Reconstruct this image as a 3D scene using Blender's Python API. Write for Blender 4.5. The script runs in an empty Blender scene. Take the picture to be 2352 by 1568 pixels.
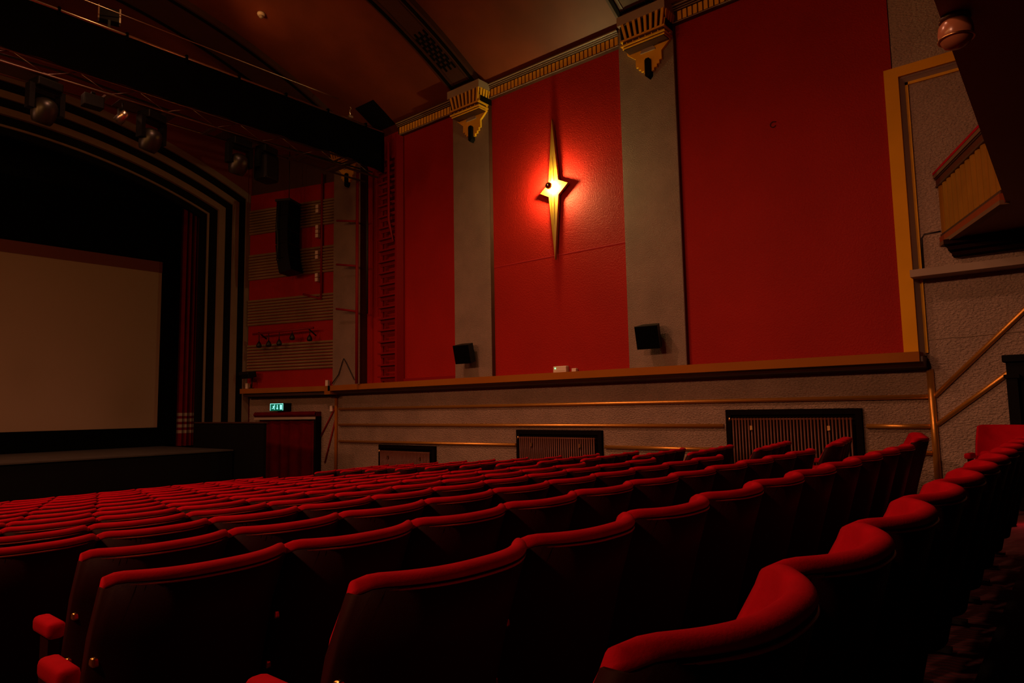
import bpy, bmesh, math, random
from mathutils import Vector, Matrix
random.seed(7)
C = bpy.context.scene.collection
PI = math.pi
R = math.radians

# ------------------------------------------------------------------ materials
def mat(name, col, rough=.7, metal=0., noise=None, bump=None, emit=None, spec=.5, sheen=0., col2=None, nscale=6.0):
    m = bpy.data.materials.new(name); m.use_nodes = True
    nt = m.node_tree; b = nt.nodes['Principled BSDF']
    b.inputs['Base Color'].default_value = (*col, 1)
    b.inputs['Roughness'].default_value = rough
    b.inputs['Metallic'].default_value = metal
    b.inputs['Specular IOR Level'].default_value = spec
    if sheen:
        b.inputs['Sheen Weight'].default_value = sheen
        b.inputs['Sheen Roughness'].default_value = .4
        b.inputs['Sheen Tint'].default_value = (*[min(1, c*1.6) for c in col], 1)
    if noise or bump:
        tc = nt.nodes.new('ShaderNodeTexCoord')
    if noise:                                   # slow mottling of the paint
        n = nt.nodes.new('ShaderNodeTexNoise'); n.inputs['Scale'].default_value = nscale; n.inputs['Detail'].default_value = 6
        nt.links.new(tc.outputs['Object'], n.inputs['Vector'])
        r = nt.nodes.new('ShaderNodeValToRGB')
        c2 = col2 or tuple(c*(1-noise) for c in col)
        r.color_ramp.elements[0].position = .3; r.color_ramp.elements[0].color = (*c2, 1)
        r.color_ramp.elements[1].position = .7; r.color_ramp.elements[1].color = (*col, 1)
        nt.links.new(n.outputs['Fac'], r.inputs['Fac']); nt.links.new(r.outputs['Color'], b.inputs['Base Color'])
    if bump:
        sc, st, dist, detail, distort = bump
        n = nt.nodes.new('ShaderNodeTexNoise'); n.inputs['Scale'].default_value = sc; n.inputs['Detail'].default_value = detail
        n.inputs['Distortion'].default_value = distort
        mp = nt.nodes.new('ShaderNodeMapping'); mp.inputs['Scale'].default_value = (1, .55, 1) if 'combed' in name else (1, 1, 1)
        nt.links.new(tc.outputs['Object'], mp.inputs['Vector']); nt.links.new(mp.outputs['Vector'], n.inputs['Vector'])
        bp = nt.nodes.new('ShaderNodeBump'); bp.inputs['Strength'].default_value = st; bp.inputs['Distance'].default_value = dist
        nt.links.new(n.outputs['Fac'], bp.inputs['Height']); nt.links.new(bp.outputs['Normal'], b.inputs['Normal'])
    if emit:
        b.inputs['Emission Color'].default_value = (*emit[:3], 1); b.inputs['Emission Strength'].default_value = emit[3]
    return m

M = {}
M['velvet'] = mat('red_velvet', (.42, .0004, .010), .9, noise=.25, nscale=9, spec=.08, bump=(160, .15, .004, 3, 0))
M['vinyl'] = mat('burgundy_leathercloth', (.020, .0014, .002), .6, spec=.08, bump=(220, .12, .002, 2, 0))
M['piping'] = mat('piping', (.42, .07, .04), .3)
M['iron'] = mat('black_iron', (.008, .007, .006), .5, .3)
M['brass'] = mat('worn_brass', (.62, .40, .16), .32, 1.)
M['rough'] = mat('combed_plaster', (.34, .245, .18), .6, noise=.25, nscale=1.6, bump=(48, 1., .05, 4, .35), spec=.4)
M['pilaster'] = mat('pilaster_plaster', (.28, .20, .145), .75, noise=.22, nscale=2.2, bump=(60, 1., .03, 5, .4))
M['redwall'] = mat('red_painted_plaster', (.32, .0105, .0060), .6, noise=.16, nscale=.9, bump=(42, .75, .014, 5, .5), spec=.12)
M['reddark'] = mat('dark_red_plaster', (.16, .012, .008), .6, noise=.2, nscale=.8)
M['redpipe'] = mat('red_gloss_paint', (.20, .003, .005), .5, spec=.2)
M['ochre'] = mat('ochre_paint', (.30, .105, .008), .6, noise=.12, nscale=1.2, spec=.06)
M['gold'] = mat('gold_paint', (.80, .45, .022), .55, .0, noise=.2, nscale=4, spec=.1)
M['goldmetal'] = mat('gold_leaf_moulding', (.66, .33, .06), .36, .75, bump=(60, .25, .004, 3, 0))
M['framegold'] = mat('yellow_ochre_paint', (.72, .36, .006), .6, noise=.15, nscale=1.2, spec=.08)
M['flutegold'] = mat('dull_gold_paint', (.30, .135, .008), .6, noise=.2, nscale=3, spec=.08)
M['stargold'] = mat('aged_star_gold', (.36, .20, .022), .45, spec=.3)
M['tan'] = mat('tan_paint', (.17, .095, .055), .6, spec=.1)
M['darkstep'] = mat('dark_step_paint', (.016, .005, .003), .8, spec=.03)
M['archbeige'] = mat('arch_paint', (.20, .135, .095), .65, noise=.15, nscale=2)
M['roughpale'] = mat('pale_combed_plaster', (.46, .35, .28), .6, noise=.2, nscale=1.6, bump=(48, 1., .05, 4, .35), spec=.4)
M['dullalu'] = mat('dull_truss_metal', (.22, .15, .12), .42, 1.)
M['beige'] = mat('beige_paint', (.34, .265, .20), .65, noise=.12, nscale=2)
M['grey'] = mat('grey_paint', (.44, .36, .33), .6)
M['brown'] = mat('dark_brown_wood', (.05, .016, .008), .45, noise=.3, nscale=3)
M['ceiling'] = mat('ceiling_paint', (.19, .040, .012), .55, noise=.5, nscale=.7, bump=(3, .2, .02, 3, 0))
M['ribpaint'] = mat('rib_paint', (.060, .020, .011), .6, noise=.2, nscale=2)
M['black'] = mat('black_paint', (.003, .003, .003), .7, spec=.1)
M['cloth'] = mat('black_cloth', (.002, .002, .0018), .95, spec=.02, bump=(9, .25, .02, 2, 0))
M['screen'] = mat('screen_cloth', (.30, .215, .15), .85, noise=.03, nscale=40)
M['screenband'] = mat('screen_top_mask', (.12, .028, .022), .8)
M['stagefloor'] = mat('stage_boards', (.05, .045, .04), .6, noise=.3, nscale=3)
M['curtain'] = mat('red_curtain', (.12, .0016, .004), .9, noise=.3, nscale=4, spec=.1)
M['whitecloth'] = mat('white_cloth', (.22, .18, .14), .9)
M['alu'] = mat('aluminium', (.72, .66, .58), .3, 1.)
M['plastic'] = mat('black_plastic', (.004, .004, .004), .5, spec=.15)
M['lens'] = mat('head_shell', (.010, .009, .007), .38)
M['white'] = mat('white_plastic', (.62, .52, .42), .5)
M['cable'] = mat('black_cable', (.01, .008, .007), .5)
M['greysteel'] = mat('radiator_enamel', (.12, .036, .015), .4, .1)
M['niche'] = mat('niche_black', (.004, .002, .0015), .8, spec=.05)
M['board'] = mat('ribbed_board', (.26, .18, .08), .6, noise=.3, nscale=1.5)
M['signgreen'] = mat('sign_green', (.0, .05, .03), .5, emit=(.0, .10, .055, 1.0))
M['signwhite'] = mat('sign_glow', (.4, .8, .75), .5, emit=(.25, .95, .85, 1.5))
M['ledgreen'] = mat('green_led', (.1, .8, .3), .5, emit=(.10, 1, .25, 6))
M['ledred'] = mat('red_led', (.8, .02, .05), .5, emit=(1, .01, .05, 6))
M['bulb'] = mat('hot_bulb', (1, .8, .5), .5, emit=(1, .74, .26, 3000))
M['chrome'] = mat('silver_crown', (.9, .75, .5), .06, 1.)
M['shade'] = mat('peach_glass', (.34, .13, .07), .25, spec=.5)
M['seam'] = mat('plaster_seam', (.40, .006, .010), .55)

def carpet():
    m = bpy.data.materials.new('patterned_carpet'); m.use_nodes = True
    nt = m.node_tree; b = nt.nodes['Principled BSDF']; b.inputs['Roughness'].default_value = .95
    tc = nt.nodes.new('ShaderNodeTexCoord')
    w = nt.nodes.new('ShaderNodeTexWave'); w.inputs['Scale'].default_value = 7; w.inputs['Distortion'].default_value = 9; w.inputs['Detail'].default_value = 3
    nt.links.new(tc.outputs['Object'], w.inputs['Vector'])
    r = nt.nodes.new('ShaderNodeValToRGB'); e = r.color_ramp.elements
    e[0].position = .25; e[0].color = (.03, .003, .004, 1); e[1].position = .75; e[1].color = (.07, .002, .004, 1)
    nt.links.new(w.outputs['Fac'], r.inputs['Fac']); nt.links.new(r.outputs['Color'], b.inputs['Base Color'])
    bp = nt.nodes.new('ShaderNodeBump'); bp.inputs['Strength'].default_value = .5; bp.inputs['Distance'].default_value = .01
    nt.links.new(w.outputs['Fac'], bp.inputs['Height']); nt.links.new(bp.outputs['Normal'], b.inputs['Normal'])
    return m
M['carpet'] = carpet()

# ------------------------------------------------------------------ mesh builder
class MB:
    def __init__(s): s.v = []; s.f = []; s.sm = []
    def add(s, vs, fs, smooth=False, mtx=None):
        o = len(s.v)
        s.v += [tuple(mtx @ Vector(v)) if mtx else tuple(v) for v in vs]
        s.f += [tuple(i+o for i in f) for f in fs]; s.sm += [smooth]*len(fs); return s
    def box(s, lo, hi, mtx=None, bev=0):
        x0, y0, z0 = lo; x1, y1, z1 = hi
        if bev:
            bm = bmesh.new(); bmesh.ops.create_cube(bm, size=1)
            for v in bm.verts: v.co = Vector(((x0+x1)/2+v.co.x*(x1-x0), (y0+y1)/2+v.co.y*(y1-y0), (z0+z1)/2+v.co.z*(z1-z0)))
            bmesh.ops.bevel(bm, geom=bm.edges[:], offset=bev, segments=3, profile=.5, affect='EDGES')
            bm.verts.index_update()
            s.add([v.co.copy() for v in bm.verts], [[v.index for v in f.verts] for f in bm.faces], False, mtx); bm.free(); return s
        vs = [(x0,y0,z0),(x1,y0,z0),(x1,y1,z0),(x0,y1,z0),(x0,y0,z1),(x1,y0,z1),(x1,y1,z1),(x0,y1,z1)]
        return s.add(vs, [(3,2,1,0),(4,5,6,7),(0,1,5,4),(1,2,6,5),(2,3,7,6),(3,0,4,7)], False, mtx)
    def tube(s, pts, r, n=8, mtx=None, cap=True):
        pts = [Vector(p) for p in pts]; rings = []
        for i, p in enumerate(pts):
            d = (pts[min(i+1, len(pts)-1)] - pts[max(i-1, 0)]).normalized()
            a = d.cross(Vector((0,0,1)) if abs(d.z) < .95 else Vector((1,0,0))).normalized(); b = d.cross(a)
            rr = r[i] if isinstance(r, (list, tuple)) else r
            rings.append([p + rr*(math.cos(2*PI*k/n)*a + math.sin(2*PI*k/n)*b) for k in range(n)])
        vs = [v for q in rings for v in q]; fs = []
        for i in range(len(pts)-1):
            for k in range(n): fs.append((i*n+k, i*n+(k+1)%n, (i+1)*n+(k+1)%n, (i+1)*n+k))
        if cap: fs += [tuple(range(n-1,-1,-1)), tuple((len(pts)-1)*n+k for k in range(n))]
        return s.add(vs, fs, True, mtx)
    def lathe(s, prof, n=20, mtx=None):          # prof: [(r, z)]
        vs = [(r*math.cos(2*PI*k/n), r*math.sin(2*PI*k/n), z) for r, z in prof for k in range(n)]; fs = []
        for i in range(len(prof)-1):
            for k in range(n): fs.append((i*n+k, i*n+(k+1)%n, (i+1)*n+(k+1)%n, (i+1)*n+k))
        fs += [tuple(range(n-1,-1,-1)), tuple((len(prof)-1)*n+k for k in range(n))]
        return s.add(vs, fs, True, mtx)
    def prism(s, poly, a, b, fn):                # poly of 2-D points, extruded from a to b; fn(u, v, w) -> xyz
        n = len(poly)
        vs = [fn(u, v, a) for u, v in poly] + [fn(u, v, b) for u, v in poly]
        fs = [tuple(range(n-1,-1,-1)), tuple(range(n, 2*n))] + [(i, (i+1)%n, n+(i+1)%n, n+i) for i in range(n)]
        return s.add(vs, fs)
    def grid(s, fn, nu, nv, smooth=True, close_u=False):
        vs = [fn(i/nu, j/nv) for j in range(nv+1) for i in range(nu+1)]
        fs = [(j*(nu+1)+i, j*(nu+1)+i+1, (j+1)*(nu+1)+i+1, (j+1)*(nu+1)+i) for j in range(nv) for i in range(nu)]
        return s.add(vs, fs, smooth)
    def mesh(s, name, m):
        me = bpy.data.meshes.new(name); me.from_pydata(s.v, [], s.f)
        me.polygons.foreach_set('use_smooth', s.sm)
        me.materials.append(m)
        bm = bmesh.new(); bm.from_mesh(me); bmesh.ops.recalc_face_normals(bm, faces=bm.faces[:]); bm.to_mesh(me); bm.free()
        me.update(); return me
    def obj(s, name, m, parent=None):
        o = bpy.data.objects.new(name, s.mesh(name, m)); C.objects.link(o)
        if parent: o.parent = parent
        return o
def tag(o, label, cat, group=None, kind=None):
    if label: o['label'] = label
    if cat: o['category'] = cat
    if group: o['group'] = group
    if kind: o['kind'] = kind
    return o
def thing(name, label, cat, loc=(0,0,0), rz=0, group=None, kind=None):
    o = bpy.data.objects.new(name, None); C.objects.link(o); o.location = loc; o.rotation_euler = (0,0,rz)
    o.empty_display_size = .2
    return tag(o, label, cat, group, kind)
def struct(name, mb, m, label, cat): return tag(mb.obj(name, m), label, cat, None, 'structure')
def dup(root, loc, rz, label, group=None):
    r = root.copy(); C.objects.link(r); r.location = loc; r.rotation_euler = (0,0,rz); r['label'] = label
    if group: r['group'] = group
    for ch in list(root.children):
        c = ch.copy(); C.objects.link(c); c.parent = r
        for g in list(ch.children):
            d = g.copy(); C.objects.link(d); d.parent = c
    return r
def wall_fn(x0):                                  # (y, z, x-depth) -> xyz on a wall that faces -x
    return lambda u, v, w: (x0 - w, u, v)

# ------------------------------------------------------------------ floor and shell
SEAT_H = .91                                      # chair height; rows step down with the raked floor
def top_z(y):  return -.265-.083*y if y < 6.66 else -.818-.0715*(y-6.66)
def floor_z(y): return top_z(max(.3, min(y, 12.6))) - .885
XL, XR, XW = -3.6, 11.0, 10.85                    # left wall, dado wall, raised red panels
CX = 3.7                                          # centre line of the hall

mb = MB(); ys = [-4, .3, 2, 4, 6.66, 9, 12.6, 19]
mb.grid(lambda u, v: (XL+(XR+.1-XL)*u, ys[round(v*7)], floor_z(ys[round(v*7)])), 1, 7, False)
struct('floor', mb, M['carpet'], 'raked floor with dark red patterned carpet under the seats', 'floor')
struct('wall_right', MB().box((XR, -4, -2.4), (XR+.2, 15.35, 8.2)), M['rough'], 'rough combed beige plaster of the side wall below the ledge', 'wall')
struct('wall_left', MB().box((XL-.2, -4, -2.4), (XL, 18.4, 8.2)), M['reddark'], 'opposite side wall of the hall', 'wall')
struct('wall_back', MB().box((XL, -4.2, -2.4), (XR, -4, 8.2)), M['reddark'], 'back wall of the hall behind the seats', 'wall')
# red upper panels and canted splay wall beside the stage
for k, (y0, y1, lab) in enumerate([(1.85, 5.22, 'widest plain red wall panel, beside the gold framed recess'),
                                   (6.2, 9.62, 'red wall panel behind the glowing star lamp'),
                                   (10.6, 12.62, 'narrow red wall panel beside the iron rungs'),
                                   (12.62, 14.1, 'shadowed red wall strip behind the rungs and pipes')]):
    d = 0 if k < 3 else -.12
    struct('wall_right_panel' if k == 0 else 'wall_right_panel.%03d' % k, MB().box((XW-d, y0, .62), (XR-.002, y1, 7.25)), M['redwall'], lab, 'wall')
def splay(u, v, w):                               # u metres along the splay from the corner at y = 15.35, v height, w out of the wall
    return (11-.3011*u-.9536*w, 15.35+.9536*u-.3011*w, v)
SL = 2.99
def splay_box(mb, u0, u1, v0, v1, w0, w1):
    mb.prism([(u0, v0), (u1, v0), (u1, v1), (u0, v1)], w0, w1, splay); return mb
struct('wall_splay', splay_box(MB(), 0, SL, -2.4, .6, -.2, 0), M['rough'], 'rough plaster of the angled wall beside the stage door', 'wall')
struct('wall_splay_upper', splay_box(MB(), 0, SL, .6, 6.25, -.2, .1), M['redwall'], 'red angled wall beside the stage arch', 'wall')
struct('wall_splay_top', splay_box(MB(), 0, SL, 6.25, 8.2, -.2, .05), M['ribpaint'], 'dark brown plaster over the striped angled wall', 'wall')

def reed(u0, u1, v0, v1, n):                      # horizontally reeded board
    mb = MB(); h = (v1-v0)/n
    for i in range(n):
        z = v0+h*i
        mb.prism([(0, z+.02*h), (.05, z+.12*h), (.07, z+.45*h), (.05, z+.78*h), (0, z+.82*h)], u0, u1, lambda a, b, w: splay(w, b, .1+a))
    return mb
for k, (v0, v1, lab) in enumerate([(5.07, 5.8, 'topmost band of ribbed gold boards on the angled wall'),
                              (3.75, 4.5, 'second band from the top of ribbed gold boards on the angled wall'),
                              (2.44, 3.19, 'third band from the top of ribbed gold boards, above the lantern bar'),
                              (1.147, 1.91, 'lowest band of ribbed gold boards, under the lantern bar')]):
    t = reed(.02, SL-.02, v0, v1, 9); struct('trim_%d' % (k+1), t, M['board'], lab, 'wall boards')

# vaulted ceiling and its ribs
def vz(x, za, Rr=13.8): return za-Rr+math.sqrt(max(Rr*Rr-(x-CX)**2, 0))
mb = MB(); mb.grid(lambda u, v: (XL-.05+(XR+.1-XL)*u, -4.2+22.6*v, vz(XL-.05+(XR+.1-XL)*u, 9.05)), 48, 4)
struct('ceiling', mb, M['ceiling'], 'vaulted red brown ceiling', 'ceiling')
def rib(y0, y1, za, t, x0=XL, x1=10.75, n=60):
    mb = MB()
    for i in range(n):
        a = x0+(x1-x0)*i/n; b = x0+(x1-x0)*(i+1)/n
        za0, zb0 = vz(a, za), vz(b, za)
        mb.add([(a,y0,za0),(b,y0,zb0),(b,y1,zb0),(a,y1,za0),(a,y0,za0+t),(b,y0,zb0+t),(b,y1,zb0+t),(a,y1,za0+t)],
               [(3,2,1,0),(4,5,6,7),(0,1,5,4),(2,3,7,6)] + ([(3,0,4,7)] if i == 0 else []) + ([(1,2,6,5)] if i == n-1 else []), False)
    return mb
ribs = [(9.68, 10.50, 'ceiling rib with pierced vent grille, rising from the middle pilaster'),
        (5.33, 6.17, 'ceiling rib rising from the pilaster nearest the camera'),
        (14.15, 15.3, 'dark ceiling rib close to the stage arch')]
for k, (y0, y1, lab) in enumerate(ribs):
    r = thing('ceiling_rib' if k == 0 else 'ceiling_rib.%03d' % k, lab, 'ceiling rib', kind='structure')
    rib(y0, y1, 8.90, .30).obj('rib_band', M['ribpaint'], r)
    for ya, yb in ((y0+.06, y0+.13), (y1-.13, y1-.06)):
        rib(ya, yb, 8.875, .05, x1=10.62).obj('edge_moulding', M['black'], r)
    if k < 2:
        for ya, yb in ((y0+.19, y0+.215), (y1-.215, y1-.19)):
            rib(ya, yb, 8.885, .03, x1=10.52).obj('edge_moulding', M['brown'], r)
        mb = MB()
        for xx, hw in ((10.53, .035), (10.43, .012)):
            z = vz(xx, 8.87); mb.box((xx-hw, y0+.13, z), (xx+hw, y1-.13, z+.05))
        mb.obj('end_moulding', M['black'], r)
        mb = MB()                                   # brick-pattern slots of the vent
        for q in range(6):
            yy = y0+.215+(y1-y0-.43)*(q+.5)/6
            for j in range(5):
                xx = 9.16+.20*j+(.10 if q % 2 else 0)
                if xx > 10.0: continue
                z = vz(xx, 8.885); z2 = vz(xx+.13, 8.885)
                mb.add([(xx, yy-.02, z-.012), (xx+.13, yy-.02, z2-.012), (xx+.13, yy+.02, z2-.012), (xx, yy+.02, z-.012), (xx, yy-.02, z+.03), (xx+.13, yy-.02, z2+.03), (xx+.13, yy+.02, z2+.03), (xx, yy+.02, z+.03)], [(3,2,1,0),(4,5,6,7),(0,1,5,4),(1,2,6,5),(2,3,7,6),(3,0,4,7)])
        mb.obj('vent_slots', M['black'], r)

# ------------------------------------------------------------------ pilasters with capitals
def pilaster(name, y0, y1, lab, k):
    r = thing(name, lab, 'pilaster', kind='structure')
    MB().box((10.75, y0, .6), (10.995, y1, 7.05)).obj('shaft', M['pilaster'], r)
    MB().box((10.752, y0-.012, .6), (10.99, y0-.001, 7.0)).obj('shaft_edge', M['brown'], r)
    yc = (y0+y1)/2-.11; h = .478
    cap = MB().box((10.4, yc-h, 6.88), (10.9, yc+h, 7.05)).obj('capital_block', M['beige'], r)
    fl = MB(); hb = .40
    n = 8
    for i in range(n):                              # flared flutes, fanning out from the middle of the block
        a0 = -1+2*i/n; a1 = a0+.95/n
        fl.prism([(yc+hb*a0, 6.60), (yc+hb*a1, 6.60), (yc+h*.97*a1, 6.88), (yc+h*.97*a0, 6.88)], 0, .04, lambda u, v, w: (10.44-w+(6.88-v)*.12, u, v))
    for i in range(4):
        a = 10.46+i*.085
        fl.prism([(a+.03, 6.60), (a+.075, 6.60), (a+.06, 6.88), (a, 6.88)], 0, .03, lambda u, v, w: (u, yc-h+.02-w+(6.88-v)*.27, v))
    fl.obj('flute', M['gold'], r)
    MB().prism([(10.45, 6.88), (10.5, 6.6), (10.9, 6.6), (10.9, 6.88)], yc-h+.03, yc+h-.03, lambda u, v, w: (u, w, v)).obj('capital_core', M['black'], r)
    md = MB().box((10.44, yc-hb-.04, 6.575), (10.9, yc+hb+.04, 6.61)).box((10.44, yc-hb-.04, 6.49), (10.9, yc+hb+.04, 6.515)).box((10.47, yc-hb-.02, 6.45), (10.9, yc+hb+.02, 6.47))
    for i in range(6):
        a = yc-hb+.09+i*.125; md.box((10.45, a-.008, 6.515), (10.5, a+.008, 6.545))
    md.obj('moulding', M['gold'], r)
    MB().box((10.465, yc-hb, 6.515), (10.9, yc+hb, 6.575)).box((10.49, yc-hb, 6.43), (10.9, yc+hb, 6.49)).obj('dentil_band', M['brown'], r)
    # stepped gold ornament below the capital
    oc = yc+.02
    L = [(.0, 5.98), (.10, 5.98), (.10, 6.03), (.16, 6.03), (.16, 6.08), (.21, 6.08), (.21, 6.14), (.26, 6.14), (.26, 6.30), (.43, 6.44), (.45, 6.57), (.40, 6.57), (.40, 6.63), (.33, 6.63), (.30, 6.68), (.17, 6.68), (.07, 6.52), (.0, 6.50)]
    poly = [(oc-u, v) for u, v in L] + [(oc+u, v) for u, v in reversed(L[1:-1])]
    # split in two halves so that every face stays simple
    om = MB()
    for sgn in (-1, 1): om.prism([(oc+sgn*u, v) for u, v in L], .0, .05, wall_fn(10.745))
    om.obj('ornament', M['gold'], r)
    arc = MB(); pts = [(oc+.15*math.cos(a), 6.36+.10*math.sin(a)) for a in [PI*i/10 for i in range(11)]]
    arc.prism(pts, .05, .07, wall_fn(10.745)); arc.obj('ornament_fan', M['beige'], r)
    MB().prism([(oc-.20, 6.70), (oc-.05, 6.49), (oc+.05, 6.49), (oc+.20, 6.70)], .05, .09, wall_fn(10.745)).obj('ornament_wedge', M['black'], r)
    MB().prism([(oc-.052, 5.90), (oc, 5.85), (oc+.052, 5.90), (oc+.052, 6.19), (oc+.03, 6.22), (oc-.03, 6.22), (oc-.052, 6.19)], .0, .11, wall_fn(10.745)).obj('ornament_drop', M['black'], r)
    return r
pilaster('pilaster', 9.585, 10.67, 'plaster pilaster with gold capital, between star panel and narrow red panel', 0)
pilaster('pilaster.001', 5.185, 6.285, 'plaster pilaster with gold capital, between star panel and widest red panel', 1)
pilaster('pilaster.002', 14.06, 15.2, 'dim plaster pilaster behind the end of the lighting truss', 2)
# roughcast strip right of the widest red panel
struct('wall_right_strip', MB().box((10.86, -4, 4.6), (XR-.002, 1.84, 8.2)), M['roughpale'], 'rough plaster wall above the gold framed recess', 'wall')

# ------------------------------------------------------------------ mouldings on the side wall
def cornice(name, y0, y1, lab):
    r = thing(name, lab, 'cornice', kind='structure')
    MB().prism([(10.70, 7.06), (10.70, 7.02), (10.735, 7.00), (10.73, 6.985), (10.75, 6.97), (10.75, 6.945), (10.78, 6.93), (10.78, 6.75), (10.76, 6.745), (10.76, 6.73), (10.995, 6.72), (10.995, 7.12)], y0, y1, lambda u, v, w: (u, w, v)).obj('cornice_profile', M['brown'], r)
    mb = MB(); n = int((y1-y0)/.098)
    for i in range(n): mb.box((10.755, y0+i*.098+.012, 6.762), (10.785, y0+i*.098+.083, 6.925))
    mb.obj('dentil_row', M['gold'], r)
    MB().box((10.69, y0, 7.012), (10.71, y1, 7.03)).box((10.725, y0, 6.982), (10.745, y1, 6.994)).box((10.745, y0, 6.95), (10.76, y1, 6.962)).box((10.75, y0, 6.733), (10.765, y1, 6.745)).obj('highlight_bead', M['beige'], r)
cornice('cornice', 6.29, 9.57, 'dentil cornice over the red star panel')
cornice('cornice.001', 10.68, 12.60, 'short dentil cornice over the narrow red panel')
cornice('cornice.002', 1.86, 5.17, 'dentil cornice over the widest red panel')

led = thing('trim_5', 'long ochre ledge running along the side wall under the red panels', 'ledge', kind='structure')
MB().prism([(10.6, .665), (10.6, .53), (10.66, .53), (10.66, .665)], 1.73, 15.2, lambda u, v, w: (u, w, v)).box((10.66, 1.73, .60), (10.99, 15.2, .664)).obj('ledge_front', M['ochre'], led)
MB().prism([(10.64, .53), (10.70, .50), (10.72, .47), (10.85, .455), (10.87, .44), (10.93, .44), (10.995, .43), (10.995, .60), (10.64, .60)], 1.70, 15.2, lambda u, v, w: (u, w, v)).obj('ledge_soffit', M['brown'], led)
led2 = thing('trim_6', 'ochre ledge continuing along the angled wall above the curtained exit', 'ledge', kind='structure')
splay_box(MB(), 0, SL, .53, .665, .0, .38).obj('ledge_front', M['ochre'], led2)
splay_box(splay_box(MB(), 0, SL-.05, .44, .53, .0, .28), 0, SL-.05, .40, .46, 0, .12).obj('ledge_soffit', M['brown'], led2)
MB().box((10.60, 15.1, .44), (10.99, 15.35, .664)).obj('ledge_corner', M['ochre'], led)

# gold picture-rail pipes of the dado
def pipe(name, pts, lab, r=.034, m='goldmetal'):
    return struct(name, MB().tube(pts, r, 10), M[m], lab, 'wall moulding')
xr = XR-.03
pipe('trim_7', [(xr, 15.2, .056), (xr, 1.72, .056)], 'top gold pipe moulding along the rough plaster wall')
pipe('trim_8', [(xr, 15.2, -.358), (xr, 4.68, -.353)], 'middle gold pipe moulding, left of the biggest radiator')
pipe('trim_9', [(xr, 2.52, -.352), (xr, 1.72, -.352)], 'short middle gold pipe moulding, right of the biggest radiator')
pipe('trim_10', [(xr, 15.2, -.788), (xr, 9.16, -.755)], 'lowest gold pipe moulding, stage side of the middle radiator')
pipe('trim_11', [(xr, 6.99, -.752), (xr, 4.68, -.742)], 'lowest gold pipe moulding between middle and biggest radiators')
pipe('trim_12', [(xr, 2.52, -.726), (xr, 1.72, -.716)], 'lowest short gold pipe moulding beside the end seat')
pipe('trim_13', [(10.965, 1.675, .43), (10.965, 1.675, -1.35)], 'upright gold pipe where the sloping mouldings start', .045)
pipe('trim_14', [(xr, 1.64, .06), (xr, .58, 1.13), (xr, -.2, 1.92)], 'upper sloping gold pipe moulding rising toward the balcony')
pipe('trim_15', [(xr, 1.64, -.33), (xr, .88, .275), (xr, .3, .74)], 'lower sloping gold pipe moulding rising toward the dark partition')
pipe('trim_16', [splay(.0, .5, .03), splay(.0, -2.0, .03)], 'upright dull gold pipe at the corner beside the curtained exit', .045, 'ochre')
pipe('trim_17', [splay(.04, .10, .02), splay(.50, -.66, .02)], 'upper sloping strip between exit curtain and corner pipe', .022, 'redpipe')
pipe('trim_18', [splay(.04, -.25, .02), splay(.36, -1.35, .02)], 'lower sloping strip between exit curtain and corner pipe', .022, 'redpipe')

struct('wall_right_recess', MB().box((10.985, -3.9, -1.4), (10.9995, 1.67, 4.60)), M['roughpale'], 'rough combed plaster wall with sloping pipes, beyond the upright gold pipe', 'wall')
# gold framed recess by the balcony
fr = thing('trim_19', 'ochre and gold frame around the rough plaster recess by the balcony', 'frame', kind='structure')
MB().box((10.79, 1.765, .60), (10.99, 1.945, 4.76)).box((10.79, -2, 4.615), (10.99, 1.7645, 4.76)).obj('outer_frame', M['framegold'], fr)
MB().prism([(10.83, 1.764), (10.9, 1.764), (10.99, 1.72), (10.985, 1.70)], .62, 4.60, lambda u, v, w: (u, v, w)).prism([(10.83, 4.615), (10.9, 4.615), (10.99, 4.60), (10.985, 4.56)], -2, 1.74, lambda u, v, w: (u, w, v)).obj('inner_reveal', M['grey'], fr)
MB().box((10.955, 1.675, .66), (10.99, 1.715, 4.575)).box((10.955, -2, 4.53), (10.99, 1.715, 4.575)).obj('gold_bead', M['gold'], fr)
struct('trim_20', MB().box((10.64, -2, 1.69), (10.995, 1.775, 1.79)), M['beige'], 'beige shelf ledge on the rough plaster below the balcony', 'ledge')

# plaster seams across the panels
struct('trim_21', MB().box((10.846, 6.3, 3.0), (10.852, 9.6, 3.012)), M['seam'], 'faint horizontal plaster seam below the star lamp', 'seam')
struct('trim_22', MB().box((10.80, 10.68, .66), (10.86, 12.6, .74)), M['redpipe'], 'dark red batten at the foot of the narrow red panel', 'batten')

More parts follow.
